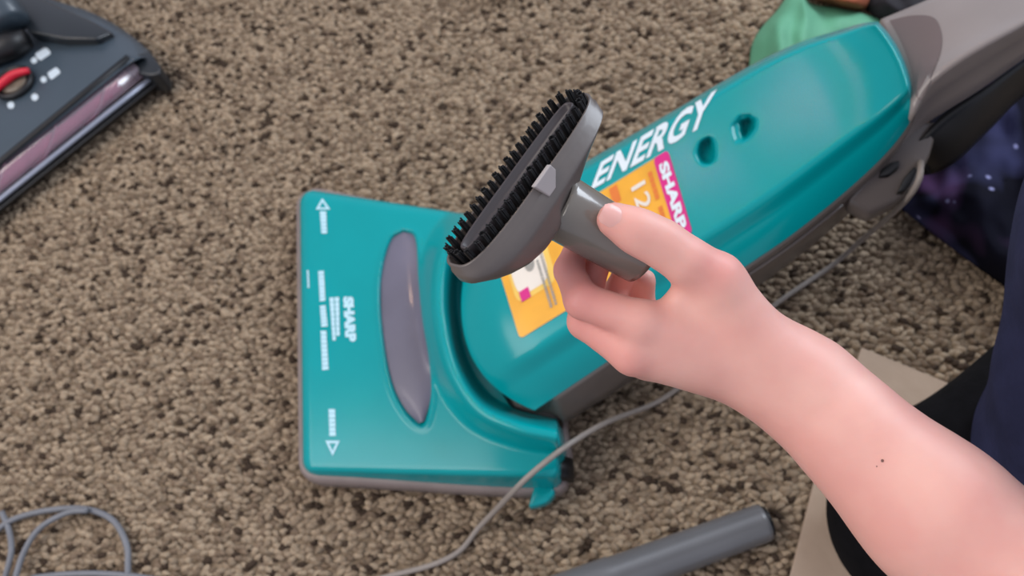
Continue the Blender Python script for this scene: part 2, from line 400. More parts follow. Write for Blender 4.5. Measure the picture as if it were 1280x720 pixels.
mesh('bumper', [p for s in secs for p in s], gridfaces(len(secs), len(prof), True) + [((len(secs) - 1) * len(prof) + j, j, (j + 1) % len(prof), (len(secs) - 1) * len(prof) + (j + 1) % len(prof)) for j in range(len(prof))], BUMP, vac)['label'] = 'grey rubber bumper strip'
fixn(bpy.data.objects['bumper'])
# underside plate
prism('base_plate', [np.array([rim[q][0], rim[q][1], 0.03]) - on[q] * 0.004 for q in range(0, len(rim), 6)], (0, 0, -0.021), GREYP, vac)
# smoked window, slightly domed
nl = 44; Lw = cr([(503, 290), (488, 300), (479, 330), (475.5, 372), (480.5, 430), (490.5, 478), (505, 509), (523, 529)], 7); Rw = cr([(507, 290), (518, 294), (521.5, 312), (523, 350), (528, 400), (536, 448), (539, 490), (531, 526)], 7)
secs = []
for a, b in zip(Lw, Rw):
    row = []
    for t in np.linspace(0, 1, 11):
        p = a * (1 - t) + b * t; z = float(hood_h(p[0], p[1], False)) - 0.0035 + 0.003 * math.sin(math.pi * t); row.append(P(p[0], p[1], z))
    secs.append(row)
mesh('inspection_window', [p for s in secs for p in s], gridfaces(len(secs), 11), SMOKE, vac)['label'] = 'crescent smoked grey window'
# rear wheels
for a, b in (((688, 590), (704, 562)), ((612, 300), (640, 292))):
    c = P(a[0], a[1], 0.03); d = P(b[0], b[1], 0.03) - c; ax = P(700, 590, .03) - P(690, 300, .03); ax /= np.linalg.norm(ax)
    loft('wheel', [ring(c - ax * 0.010, ax, 0.020, 24), ring(c - ax * 0.012, ax, 0.026, 24), ring(c + ax * 0.010, ax, 0.026, 24), ring(c + ax * 0.012, ax, 0.020, 24)], BLACK, vac)['label'] = 'dark rear wheel'
# pivot block joining head and body
prism('pivot_housing', [P(x, y, 0.075) for x, y in ((600, 330), (690, 300), (712, 420), (700, 530), (640, 512), (596, 440))], (0, 0, -0.055), BLACK, vac, 0.008)
# the lower corner fin of the hood
prism('hood_tab', [P(x, y, 0.040) for x, y in ((668, 606), (690, 604), (694, 616), (684, 628), (672, 632), (660, 634))], (0, 0, -0.022), TEAL, vac, 0.003)

# body cover
ST = [((598, 277), (668, 513), 60), ((650, 249), (722, 477), 46), ((700, 221), (778, 439), 26), ((750, 192), (835, 397), 11), ((800, 163), (885, 364), 2),
      ((850, 134), (935, 331), 0), ((900, 104), (985, 297), 0), ((950, 76), (1035, 258), -2), ((1000, 53), (1080, 219), -5), ((1045, 39), (1112, 187), -9), ((1078, 29), (1133, 160), -12), ((1097, 27), (1143, 140), -13)]
Us = cr([s[0] for s in ST], 20); Ls = cr([s[1] for s in ST], 20); Bs = cr([(s[2], 0) for s in ST], 20)
nb = len(Us); mb = 110; axd = np.array([-0.84, 0.54])
TD = [tuple(p) for p in cr([(886, 169), (875, 176), (870, 190), (874, 203), (884, 207), (893, 202), (895, 188), (892, 174), (886, 169)], 5)][:-1]
DD = [(914, 157), (925, 143), (938, 142), (946, 149), (945, 161), (938, 172), (930, 178), (924, 178), (918, 176)]
LD = [(923, 150), (936, 145), (944, 151), (943, 161), (936, 170), (930, 176), (925, 168)]
BZ0, BZ1 = 0.104, 0.262
px_ = np.zeros((nb, mb)); py_ = np.zeros((nb, mb)); bz = np.zeros((nb, mb))
for i in range(nb):
    s = i / (nb - 1)
    for j in range(mb):
        t = j / (mb - 1); p = Us[i] * (1 - t) + Ls[i] * t + axd * Bs[i][0] * (1 - (2 * t - 1) ** 2)
        px_[i, j], py_[i, j] = p
        g = (1 - max(0, 1 - t / 0.055) ** 2.2) * (1 if t < 0.70 else 1 - 0.62 * float(sstep(0.70, 0.84, t)) * 0.45 - 0.72 * max(0, (t - 0.74) / 0.26) ** 1.6)
        e = (1 - max(0, 1 - s / 0.10) ** 2.2) * (1 - max(0, (s - 0.955) / 0.045) ** 2.2)
        bz[i, j] = BZ0 + (BZ1 - BZ0) * s + 0.034 * max(0, min(g, 1)) * (0.25 + 0.75 * e)
d, ins = polydist(px_, py_, TD); bz -= np.where(ins, 0.018 * sstep(0, 7, d), 0)
d, ins = polydist(px_, py_, DD); bz -= np.where(ins, 0.004 * sstep(0, 2.5, d), 0)
d, ins = polydist(px_, py_, LD); bz -= np.where(ins, 0.018 * sstep(0, 6, d), 0)
BV = np.array([[P(px_[i, j], py_[i, j], bz[i, j]) for j in range(mb)] for i in range(nb)])
cover = fixn(mesh('bag_cover', BV.reshape(-1, 3), gridfaces(nb, mb), TEAL, vac)); cover['label'] = 'glossy teal bag cover'
BB = bvh_of(cover)
rid2 = ringidx(nb, mb); rim2 = np.array([BV[i, j] for i, j in rid2]); on2 = outward(rim2); st2 = np.array([i / (nb - 1) for i, j in rid2])
for _ in range(14): on2 = (on2 + np.roll(on2, 1, 0) + np.roll(on2, -1, 0)) / 3
loops = []
for of, dn in ((-0.003, 0.001), (0.0015, 0.0015), (0.003, 0.006), (0.0025, 0.4), (0.0, 0.8), (-0.012, 1.0), (-0.035, 1.04)):
    dep = 0.068 + 0.037 * sstep(0.0, 0.22, st2); L = rim2 + on2 * (np.where(st2 < 0.03, -0.006 + 0.2 * 0, of))[:, None]
    qi = np.arange(len(st2)); side = ((qi > nb + mb - 2) & (qi < 2 * nb + mb - 2)) * np.clip(1 - st2 / 0.4, 0, 1) * sstep(0.0, 0.05, st2)
    if dn >= 0.4: L = L + on2 * (0.016 * side)[:, None]
    L[:, 2] -= (dn if abs(dn) < 0.05 else 1) * (dep if abs(dn) >= 0.05 else 1) * (dn if abs(dn) >= 0.05 else 1)
    loops.append(L[::3])
loft('body_shell', [list(l) for l in loops], GREYP, vac, open_top=True)['label'] = 'grey brown body shell'
# seam ridge along the shell
path = [rim2[q] + on2[q] * 0.004 + np.array([0, 0, -0.016]) for q in range(nb + mb + 70, nb + mb + nb - 20, 4)]
sweep('seam_ridge', path, 0.0018, GREYP, vac, 8)
# dark slots at the shell's upper corner
SB = bvh_of(bpy.data.objects['body_shell'])
prism('shell_corner', [P(x, y, z) for x, y, z in ((1058, 250, .196), (1105, 196, .212), (1143, 150, .226), (1176, 150, .222), (1164, 192, .205), (1146, 230, .192), (1120, 252, .186), (1086, 268, .182))], (0, 0, -0.022), GREYP, vac, 0.006)
for pts in (((1099, 221, .204), (1101, 212, .206), (1113, 203, .210), (1125, 200, .212), (1124, 208, .210), (1112, 218, .206)), ((1122, 240, .194), (1130, 222, .199), (1143, 208, .204), (1147, 212, .204), (1140, 228, .198), (1131, 238, .195))):
    prism('slot', [P(x, y, z) for x, y, z in pts], (0, 0, -0.012), BLACK, vac, 0.001)
# latch button inside the D recess
prism('latch_button', [P(x, y, 0.257 - 0.06) for x, y in ((927, 156), (938, 151), (940, 158), (934, 168), (929, 166))], (0, 0, -0.006), TEAL, vac, 0.001) if False else None
# handle neck
top = [(1101, 24), (1130, 12), (1165, -3), (1220, -28), (1300, -66), (1400, -118)]
rid_ = [(1144, 141), (1160, 112), (1185, 90), (1225, 64), (1300, 22), (1400, -40)]
low = [(1120, 190), (1150, 160), (1180, 140), (1225, 112), (1300, 60), (1400, -5)]
secs = []
for k in range(6):
    zt = 0.268 + 0.012 * k; a = np.array(top[k], float); b = np.array(rid_[k], float); c = np.array(low[k], float)
    s = []
    for t in np.linspace(0, 1, 16): q = a * (1 - t) + b * t; s.append(P(q[0], q[1], zt - 0.003 + 0.006 * math.sin(math.pi * min(t * 2.5, 1) / 2) - 0.003 * math.sin(math.pi * t) + 0.008 * math.exp(-((t - 0.92) / 0.08) ** 2)))
    for t in (0.35, 0.7, 1.0): q = b * (1 - t) + c * t; s.append(P(q[0], q[1], zt - 0.004 - 0.055 * t))
    s.append(P(*c, zt - 0.075)); pa = P(*a, zt - 0.003); s.append(pa + np.array([0, 0, -0.06])); s.append(pa + np.array([0, 0, -0.03]))
    secs.append(s)
n6 = []
for k in range(len(secs[0])): n6.append(cr([s[k] for s in secs], 6))
neck = loft('handle_neck', [[n6[k][i] for k in range(len(n6))] for i in range(len(n6[0]))], NECKM, vac); neck['label'] = 'smooth grey handle neck'
NB = bvh_of(neck)
PN = [tuple(p) for p in cr([(1112, 26), (1140, 20), (1166, 22), (1176, 38), (1177, 60), (1168, 88), (1152, 122), (1145, 118), (1138, 84), (1126, 52), (1112, 26)], 6)][:-1]
cxp = np.mean(PN, 0); V2 = []; 
for k in range(5):
    for p in PN: q = cxp + (np.array(p) - cxp) * (k + 0.02) / 4.02; V2.append((q[0], q[1]))
pv = [onto(NB, x, y, 0.0008) for x, y in V2]; pv = [p if p is not None else P(*V2[i], 0.275) for i, p in enumerate(pv)]
mesh('neck_panel', pv, gridfaces(5, len(PN), True), PANELM, vac)['label'] = 'darker rounded panel'
# black piece along the underside of the neck
secs = []
for k, (a, b) in enumerate((((1138, 188), (1148, 208)), ((1152, 172), (1170, 208)), ((1180, 142), (1202, 192)), ((1225, 113), (1238, 158)), ((1300, 62), (1300, 100)), ((1400, -3), (1400, 60)))):
    zt = 0.205 + 0.012 * k; A = P(*a, zt); B = P(*b, zt - 0.05)
    secs.append([A, A * .7 + B * .3 + np.array([0, 0, .008]), A * .3 + B * .7 + np.array([0, 0, .006]), B, B + np.array([0, 0, -0.015]), A + np.array([0, 0, -0.03])])
n6 = [cr([s[k] for s in secs], 5) for k in range(6)]
loft('neck_underside', [[n6[k][i] for k in range(6)] for i in range(len(n6[0]))], BLACK, vac)['label'] = 'black piece under the handle'

# printing on the body
v, f = text2('ENERGY', 0.0, 0.03, 1.05)
decal('brand_lettering', v, f, ((752, 203), (897, 112), (882, 157), (738, 239)), BB, WHITE, vac, 0.0011)['label'] = 'white italic word ENERGY'
SQ = ((619, 321), (835, 188), (866, 291), (650, 424))
v, f = rect2(0, 0, 1, 1, 40, 16, 0.02, 0.06)
stk = decal('sticker', v, f, SQ, BB, ORANGE, vac, 0.0007); stk['label'] = 'orange sticker with magenta strip'
v, f = rect2(0.915, 0.0, 1.0, 1.0, 4, 14, 0.015, 0.05)
decal('magenta_strip', v, f, SQ, BB, PINK, stk, 0.0011)
v, f = rect2(0.04, 0.36, 0.27, 0.93, 12, 10, 0.04, 0.12); decal('yellow_area', v, f, SQ, BB, YELL, stk, 0.0010)
v, f = rect2(0.055, 0.42, 0.24, 0.90, 12, 10, 0.05, 0.16); decal('white_area', v, f, SQ, BB, CREAM, stk, 0.0013)
v, f = rect2(0.065, 0.36, 0.118, 0.48, 3, 3); decal('magenta_square', v, f, SQ, BB, PINK, stk, 0.0016)
v, f = rect2(0.13, 0.62, 0.185, 0.80, 6, 8, 0.025, 0.09); decal('grey_picture', v, f, SQ, BB, GREYPR, stk, 0.0016)
def glyph_rows(u0, v0, u1, v1, n, seed, gap=0.25, along='v'):
    r = random.Random(seed); parts = []
    for i in range(n):
        a = i / n; b = (i + 1 - gap * r.uniform(.6, 1.2)) / n
        if along == 'v': parts.append(rect2(u0, v0 + (v1 - v0) * a, u1, v0 + (v1 - v0) * b, 1, 1))
        else: parts.append(rect2(u0 + (u1 - u0) * a, v0, u0 + (u1 - u0) * b, v1, 1, 1))
    return merge2(parts)
v, f = merge2([glyph_rows(0.195, 0.12, 0.208, 0.70, 17, 1), glyph_rows(0.222, 0.12, 0.235, 0.82, 20, 2)])
decal('small_print', v, f, SQ, BB, GREYPR, stk, 0.0017)
v, f = merge2([glyph_rows(0.868, 0.56, 0.890, 0.90, 5, 3, .15), glyph_rows(0.868, 0.05, 0.890, 0.48, 6, 4, .15)])
decal('orange_print', v, f, SQ, BB, DORANGE, stk, 0.0013)
def rot_text(s, u0, u1, vtop, vbot, **k):     # reads downwards, tops to the right
    v, f = text2(s, **k); return [(u0 + (u1 - u0) * y, vtop + (vbot - vtop) * x) for x, y in v], f
v, f = rot_text('SHARP', 0.932, 0.985, 0.90, 0.10, bold=0.05, space=1.0); decal('sharp_lettering', v, f, SQ, BB, WHITE, stk, 0.0016)
v, f = rot_text('12 A', 0.765, 0.845, 0.84, 0.16, bold=0.01, space=0.95); decal('number_print', v, f, SQ, BB, CREAM, stk, 0.0016)
v, f = rect2(0.655, 0.78, 0.70, 0.97, 3, 3); decal('orange_corner', v, f, SQ, BB, DORANGE, stk, 0.0012)
# printing on the hood
def hprint(name, vf, quad, m=PALEW, off=0.0006): return decal(name, vf[0], vf[1], quad, HB, m, vac, off)
def rot_full(s, **k):
    v, f = text2(s, **k); return [(y, 1 - x) for x, y in v], f
hprint('hood_lettering', rot_full('SHARP', bold=0.07), ((429, 371), (442, 371), (446, 427), (432, 428)))
hprint('hood_small_print', merge2([glyph_rows(0, 0, 0.45, 1, 9, 7, .1), glyph_rows(0.55, 0.1, 1, 1, 8, 8, .1)]), ((412, 372), (424, 371), (425, 425), (416, 426)))
hprint('hood_small_print', glyph_rows(0, 0, 1, 1, 8, 9, .12), ((398, 339), (405, 338), (407, 376), (400, 377)))
hprint('hood_small_print', glyph_rows(0, 0, 1, 1, 6, 10, .12), ((400, 382), (407, 381), (410, 408), (402, 409)))
hprint('hood_small_print', glyph_rows(0, 0, 1, 1, 9, 11, .12), ((401, 413), (408, 413), (411, 462), (403, 463)))
hprint('hood_small_print', glyph_rows(0, 0, 1, 1, 6, 12, .12), ((400, 264), (408, 264), (409, 292), (402, 292)))
hprint('hood_small_print', glyph_rows(0, 0, 1, 1, 6, 13, .14), ((411, 511), (419, 511), (420, 545), (412, 545)))
hprint('hood_line_print', rect2(0, 0, 1, 1, 1, 4), ((384, 338), (386, 338), (387, 360), (385, 360)))
def tri_ring(a, b, c, k=0.5):
    q = [np.array(p, float) for p in (a, b, c)]; m = sum(q) / 3; inn = [m + (p - m) * k for p in q]
    return [tuple(p) for p in q + inn], [(0, 1, 4, 3), (1, 2, 5, 4), (2, 0, 3, 5)]
hprint('arrow_print', tri_ring((0.5, 1), (0, 0), (1, 0)), ((394, 248), (412, 248), (413, 262), (395, 262)))
hprint('arrow_print', tri_ring((0.5, 0), (0, 1), (1, 1)), ((407, 551), (425, 551), (425, 570), (407, 570)))

# ------------------------------------------------------------- power cord of the vacuum
cpts = [P(1150, 196, .19), P(1151, 208, .207), P(1148, 226, .205), P(1135, 247, .18), P(1110, 272, .12), P(1078, 299, .05), P(1040, 332, .012), P(970, 380, .009), P(920, 425, .009), P(870, 468, .009), P(838, 492, .010), P(812, 507, .014), P(760, 527, .055),
        P(718, 551, .094), P(690, 571, .101), P(660, 596, .096), P(640, 616, .080), P(622, 635, .045), P(598, 660, .014), P(575, 688, .009), P(540, 706, .009), P(480, 722, .009), P(420, 740, .009)]
# it crosses in front of the hood's rear edge
tag(sweep('power_cord', cr(cpts, 8), 0.0031, CORDM), 'thin grey power cord running from the teal vacuum down across the carpet', 'cord')

# ------------------------------------------------------------- cord coil, lower left
pts = [P(x, y, z) for x, y, z in ((-40, 700, .009), (-5, 664, .009), (20, 648, .010), (60, 638, .011), (105, 636, .012), (138, 648, .012), (155, 672, .011), (160, 700, .010), (150, 735, .009), (80, 760, .009), (20, 745, .009),
                                   (6, 715, .015), (14, 680, .017), (32, 655, .017), (52, 645, .017), (60, 643, .017))]
coil = empty('cable_coil', P(80, 700, 0), 'slate grey cable looped on the carpet at the lower left corner', 'cable')
sweep('cable', cr(pts[:11], 8), 0.0036, CORD2, coil)
sweep('cable', cr([P(x, y, z) for x, y, z in ((2, 640, .009), (11, 662, .010), (14, 690, .018), (4, 730, .010))], 8), 0.0034, CORD2, coil)
sweep('cable', cr([P(x, y, z) for x, y, z in ((18, 726, .018), (30, 690, .018), (50, 660, .018), (84, 641, .019), (110, 638, .019))], 8), 0.0034, CORD2, coil)
sweep('cable', cr([P(x, y, z) for x, y, z in ((40, 722, .010), (80, 718, .010), (125, 717, .010), (180, 722, .010), (240, 735, .009))], 8), 0.0034, CORD2, coil)

# ------------------------------------------------------------- grey wand, bottom
wd = empty('wand', P(850, 680, 0), 'grey plastic extension wand lying on the carpet at the bottom', 'vacuum tube')
a = P(958, 652, .021); b = P(640, 768, .021); ax = (b - a) / np.linalg.norm(b - a)
wr = 0.0200
loft('tube', [ring(a - ax * 0.0, ax, wr * 0.82, 28), ring(a + ax * 0.001, ax, wr * 0.95, 28), ring(a + ax * 0.005, ax, wr, 28), ring(a + ax * 0.17, ax, wr * 1.06, 28), ring(a + ax * 0.172, ax, wr * 1.12, 28), ring(b, ax, wr * 1.18, 28)], WANDM, wd)
loft('tube_mouth', [ring(a + ax * 0.001, ax, wr * 0.8, 28), ring(a - ax * 0.003, ax, wr * 0.78, 28), ring(a - ax * 0.0035, ax, wr * 0.66, 28), ring(a - ax * 0.001, ax, wr * 0.6, 28)], BLACK, wd)['label'] = 'dark inner end of the wand'

# ------------------------------------------------------------- beige board
bd = prism('beige_board', [P(x, y, 0.013) for x, y in ((1077, 434), (1206, 487), (1330, 540), (1290, 800), (975, 770), (1018, 600))], (0, 0, -0.006), CARD, None, 0.001, False)
tag(bd, 'beige flat cardboard sheet on the carpet under the black knee', 'cardboard')

# ------------------------------------------------------------- small black piece below the wrist
ck = prism('black_piece', [P(x, y, 0.016) for x, y in ((922, 498), (940, 496), (942, 506), (934, 514), (926, 511))], (0, 0, -0.014), BLACK, None, 0.002)
tag(ck, 'tiny black piece on the carpet just below the wrist', 'clip')

# ------------------------------------------------------------- cloths and things at the edges
def cloth(name, outline, zf, m, label, cat, thick=0.004, n=34, seed=0, parent=None):
    cx = np.mean([p[0] for p in outline]); cy = np.mean([p[1] for p in outline]); ol = cr(outline + [outline[0]], 5)[:-1]
    V = []; k = len(ol)
    for r in range(n):
        for q in ol:
            t = r / (n - 1); x = cx + (q[0] - cx) * t; y = cy + (q[1] - cy) * t; z = zf(x, y, t); V.append(P(x, y, max(z, 0.008)))
    o = fixn(mesh(name, V, gridfaces(n, k, True), m, parent)); s = o.modifiers.new('thickness', 'SOLIDIFY'); s.thickness = thick; s.offset = -1
    if label: tag(o, label, cat)
    return o
def zgal(x, y, t):
    w_ = noise.noise(Vector((x * .02, y * .02, 3))) * 0.022 + noise.noise(Vector((x * .05, y * .03, 8))) * 0.008
    return 0.014 + (0.055 + w_) * (1 - t ** 4)
cloth('star_print_blanket', [(1128, 262), (1160, 288), (1205, 322), (1256, 358), (1330, 400), (1450, 330), (1440, 60), (1330, 20), (1230, 60), (1150, 170), (1120, 220)], zgal, GALAXY,
      'dark navy blanket with star and galaxy print on the floor behind the vacuum handle', 'blanket')
def zgreen(x, y, t):
    fold = 0.030 * math.exp(-((x - 968 - (y * 0.12)) / 14) ** 2) + 0.02 * math.exp(-((x - 1012 + 0.2 * y) / 12) ** 2)
    return 0.012 + (0.035 + fold + noise.noise(Vector((x * .04, y * .03, 1))) * 0.012) * (1 - t ** 5)
cloth('green_cloth', [(936, 84), (940, 55), (952, 34), (970, 14), (985, -6), (1000, -14), (1014, 4), (1050, 10), (1100, 24), (1130, 60), (1080, 110), (980, 120)], zgreen, GREEN,
      'crumpled mint green cloth poking out behind the teal vacuum body', 'cloth')
cloth('rust_cloth', [(1006, -14), (1018, 0), (1040, 6), (1066, 12), (1084, 10), (1090, -8), (1060, -30), (1020, -30)], lambda x, y, t: 0.012 + (0.05 + 0.01 * noise.noise(Vector((x * .06, y * .06, 2)))) * (1 - t ** 3), RUST,
      'rust brown scrap of cloth at the top edge above the green cloth', 'cloth')
cloth('dark_cloth', [(1078, 6), (1098, 24), (1130, 30), (1165, 20), (1200, -10), (1150, -40), (1090, -30)], lambda x, y, t: 0.012 + (0.03 + 0.01 * noise.noise(Vector((x * .06, y * .06, 5)))) * (1 - t ** 3), DARKC,
      'black cloth at the top edge beside the grey handle neck', 'cloth')
c = P(640, -54, 0.02)
dish = loft('round_dish', [ring(c + np.array([0, 0, z]), (0, 0, 1), r, 48) for r, z in ((0.02, -0.012), (0.058, -0.012), (0.068, 0.0), (0.071, 0.012), (0.069, 0.013), (0.064, 0.002), (0.055, -0.006), (0.02, -0.008))], PALEG)
tag(dish, 'pale grey round plastic dish rim at the top edge of the picture', 'dish')

# ------------------------------------------------------------- dark carpet cleaner, upper left
cc = empty('carpet_cleaner', P(60, 110, 0), 'dark slate floor cleaner with pink brush roll window in the upper left corner', 'floor cleaner')
def sec4(pts): return [P(x, y, z) for x, y, z in pts]
# deck: back arc high, front low
arc = cr([(-160, -60), (-60, -70), (20, -18), (60, -2), (110, 14), (152, 36), (186, 63), (192, 74)], 6)
frt = cr([(-160, 330), (-100, 282), (-40, 238), (4, 204), (60, 161), (110, 121), (150, 88), (162, 70)], 6)
secs = []
for a, b in zip(arc, frt):
    row = []
    for t in np.linspace(0, 1, 14):
        p = a * (1 - t) + b * t; row.append(P(p[0], p[1], 0.030 + 0.034 * (1 - (1 - t) ** 3) if t < .93 else 0.062))
    row.append(P(b[0], b[1], 0.05)); row += [P(b[0], b[1], 0.05) - np.array([0, 0, 0.03]), P(a[0], a[1], 0.03) - np.array([0, 0, 0.018])]
    secs.append(row)
deck = loft('deck', secs, SLATE, cc); deck['label'] = 'slate grey top housing'
DB = bvh_of(deck)
# front frame: right end block, silver lip, black sole
prism('end_block', [P(x, y, 0.052) for x, y in ((163, 70), (186, 63), (200, 82), (199, 92), (188, 94), (174, 92))], (0, 0, -0.040), DSLATE, cc, 0.003)['label'] = 'black corner block'
f0 = np.array((-160, 372.0)); f1 = np.array((190, 92.0))
secs = [[P(*(f0 * (1 - t) + f1 * t + o_), z) for o_, z in (((0, 0), .040), ((3, 4), .040), ((5, 6), .034), ((2, 2), .034))] for t in np.linspace(0, 1, 6)]
loft('front_lip', secs, SILV, cc)['label'] = 'silver front lip'
secs = [[P(*(f0 * (1 - t) + f1 * t + o_), z) for o_, z in (((2, 3), .034), ((14, 8), .030), ((16, 11), .010), ((2, 3), .010))] for t in np.linspace(0, 0.985, 6)]
bevel(loft('front_sole', secs, BLACK, cc), 0.002)
# black seam behind the window
secs = [[P(*((np.array((-160, 331.)) * (1 - t) + np.array((160, 70.)) * t) + o_), z) for o_, z in (((-2, -2), .066), ((3, 4), .064), ((4, 5), .045), ((-2, -2), .045))] for t in np.linspace(0, 1, 6)]
loft('window_seal', secs, BLACK, cc)
# brush roll with helical bristles under a clear cover
ra = P(-150, 345, 0.030); rb = P(158, 92, 0.030); ax = (rb - ra); Lr = np.linalg.norm(ax); ax /= Lr
loft('brush_roll', [ring(ra + ax * Lr * t, ax, 0.0155, 24) for t in np.linspace(0, 0.97, 8)], ROLL, cc)['label'] = 'pink brush roll'
loft('roll_end_cap', [ring(ra + ax * Lr * t, ax, 0.0165, 24) for t in (0.955, 1.0)], CREAM, cc)
perp = np.cross(ax, (0, 0, 1)); perp /= np.linalg.norm(perp)
for ph in (0, math.pi):
    V = []; n = 160
    for i in range(n):
        t = i / (n - 1); th = ph + t * 14; dr = perp * math.cos(th) + np.array([0, 0, 1]) * math.sin(th); q = ra + ax * Lr * 0.95 * t
        tt = np.cross(ax, dr); V += [q + dr * 0.015 + tt * .0015, q + dr * 0.0215, q + dr * 0.015 - tt * .0015]
    fixn(mesh('bristle_strip', V, gridfaces(n, 3, True), BRPINK, cc))
prism('roll_chamber', [P(x, y, 0.013) for x, y in ((-160, 335), (160, 72), (180, 96), (-150, 372))], (0, 0, -0.003), BLACK, cc)
secs = []
for t in np.linspace(0, 1, 8):
    A = np.array((-160, 334.)) * (1 - t) + np.array((161, 73.)) * t; B = np.array((-160, 371.)) * (1 - t) + np.array((182, 94.)) * t
    secs.append([P(*(A * (1 - s) + B * s), 0.058 - 0.018 * s * s) for s in np.linspace(0, 1, 8)])
cv = mesh('clear_cover', [p for s in secs for p in s], gridfaces(8, 8), CLEARP, cc); cv['label'] = 'clear pinkish window over the brush roll'
m_ = cv.modifiers.new('thickness', 'SOLIDIFY'); m_.thickness = 0.0015
# dial
up = np.array([0, 0, 1.0]); dc_ = P(17, 103, 0.066)
loft('dial_ring', [ring(dc_ + up * z, up, r, 40) for r, z in ((0.030, -0.004), (0.030, 0.002), (0.027, 0.005), (0.0235, 0.004), (0.022, 0.000), (0.005, -0.001))], BLACK, cc)
loft('dial_face', [ring(dc_ + up * z, up, r, 32) for r, z in ((0.021, 0.0), (0.020, 0.003), (0.012, 0.004))], mat('dial_face', (110, 98, 84), 0.4, 0.2, 60), cc)
pth = cr([P(-12, 118, .074), P(4, 103, .076), P(18, 93, .077), P(36, 88, .076)], 8)
sweep('dial_pointer', pth, [0.0045 + 0.002 * math.sin(math.pi * i / (len(pth) - 1)) for i in range(len(pth))], REDM, cc)['label'] = 'red dial pointer'
DW = mat('label_print', (196, 208, 216), 0.6, 0.03)
for quad in (((43, 68), (58, 59), (65, 67), (50, 77)), ((59, 92), (71, 84), (77, 91), (64, 101))):
    v, f = rect2(0, 0, 1, 1, 6, 4, .12, .4); decal('label_print', v, f, quad, DB, DW, cc, 0.0008)
for (x, y, r) in ((43, 76, 4), (55, 100, 4), (44, 122, 4.5), (14, 132, 4.5), (39, 105, 3.2)):
    v = [(0.5, 0.5)] + [(0.5 + .5 * math.cos(t), .5 + .5 * math.sin(t)) for t in np.linspace(0, 2 * math.pi, 12, endpoint=False)]; f = [(0, 1 + i, 1 + (i + 1) % 12) for i in range(12)]
    decal('dot_print', v, f, ((x - r, y - r), (x + r, y - r), (x + r, y + r), (x - r, y + r)), DB, DW, cc, 0.0009)
# neck tube and dark hinge
a = P(-40, -60, 0.13); b = P(14, 32, 0.085); axn = (b - a) / np.linalg.norm(b - a)
loft('neck_tube', [ring(a, axn, 0.030, 24), ring(b - axn * .006, axn, 0.029, 24), ring(b, axn, 0.025, 24)], SLATE, cc)
loft('hinge', [ring(P(-30, 72, .075), P(40, 46, .075) - P(-30, 72, .075), 0.020, 20), ring(P(16, 56, .075), P(40, 46, .075) - P(-30, 72, .075), 0.020, 20), ring(P(34, 48, .072), P(40, 46, .075) - P(-30, 72, .075), 0.014, 20)], BLACK, cc)
shoulder = [P(x, y, z) for x, y, z in ((30, -12, .060), (70, 6, .056), (112, 24, .052), (140, 40, .052), (120, 48, .064), (80, 48, .068), (36, 40, .072), (16, 10, .075))]
prism('hinge_shroud', shoulder, (0, 0, -0.02), DSLATE, cc, 0.004)['label'] = 'dark glossy shoulder panel'

# ------------------------------------------------------------- brush tool held in the hand
def camv(x, y, z): return R @ np.array([x, y, z])
tn = np.array([-0.64 * .8, 0.76 * .8, 0.6]); tn /= np.linalg.norm(tn)
ta = np.array([0.57 * .944, 0.82 * .944, -0.33]); ta = ta - tn * np.dot(ta, tn); ta /= np.linalg.norm(ta)
tw = np.cross(ta, tn); tw /= np.linalg.norm(tw)
if tw[1] > 0: tw = -tw
tn, ta, tw = R @ tn, R @ ta, R @ tw
TO = Q(652, 221, 0.447)
tool = empty('upholstery_brush', TO - np.array([0, 0, 0.05]), 'grey upholstery brush nozzle with black bristles held in the hand', 'brush')
t0 = Q(694, 255, 0.462); t1 = Q(807, 322, 0.484); tx = (t1 - t0) / np.linalg.norm(t1 - t0)
def stadium(c, A, B, hl, hw, k=56, e=2.0, fl=1.0):
    out = []
    for i in range(k):
        t = 2 * math.pi * i / k; co, si = math.cos(t), math.sin(t)
        if hl > hw * 1.05:                     # straight sides with round ends
            x = (hl - hw) * (1 if co > 0 else -1) * min(1, abs(co) * 1.0) ** 0.35 + hw * co * abs(co) ** 0.2; y = hw * (si if abs(si) < 1 else si); y = hw * math.copysign(min(1, abs(si) ** 0.45), si)
        else: x = hl * co; y = hw * si
        out.append(np.array(c) + A * x + B * y)
    return out
def sup(c, A, B, hl, hw, p, k=64):            # superellipse section
    return [np.array(c) + A * hl * math.copysign(abs(math.cos(t)) ** (2 / p), math.cos(t)) + B * hw * math.copysign(abs(math.sin(t)) ** (2 / p), math.sin(t)) for t in np.linspace(0, 2 * math.pi, k, endpoint=False)]
bk = t0 + tx * 0.004
A2 = ta - tx * np.dot(ta, tx); A2 /= np.linalg.norm(A2); B2 = np.cross(tx, A2); B2 *= np.sign(np.dot(B2, tw))
def lerp(a, b, t): return a * (1 - t) + b * t
secs = [sup(TO - tn * 0.005, ta, tw, 0.0605, 0.0150, 3.2), sup(TO + tn * 0.0005, ta, tw, 0.0610, 0.0153, 3.2), sup(TO + tn * 0.0015, ta, tw, 0.0618, 0.0160, 3.2), sup(TO + tn * 0.0008, ta, tw, 0.0630, 0.0168, 3.2), sup(TO - tn * 0.004, ta, tw, 0.0630, 0.0168, 3.2), sup(TO - tn * 0.0045, ta, tw, 0.0640, 0.0178, 3.2), sup(TO - tn * 0.011, ta, tw, 0.0640, 0.0182, 3.1)]
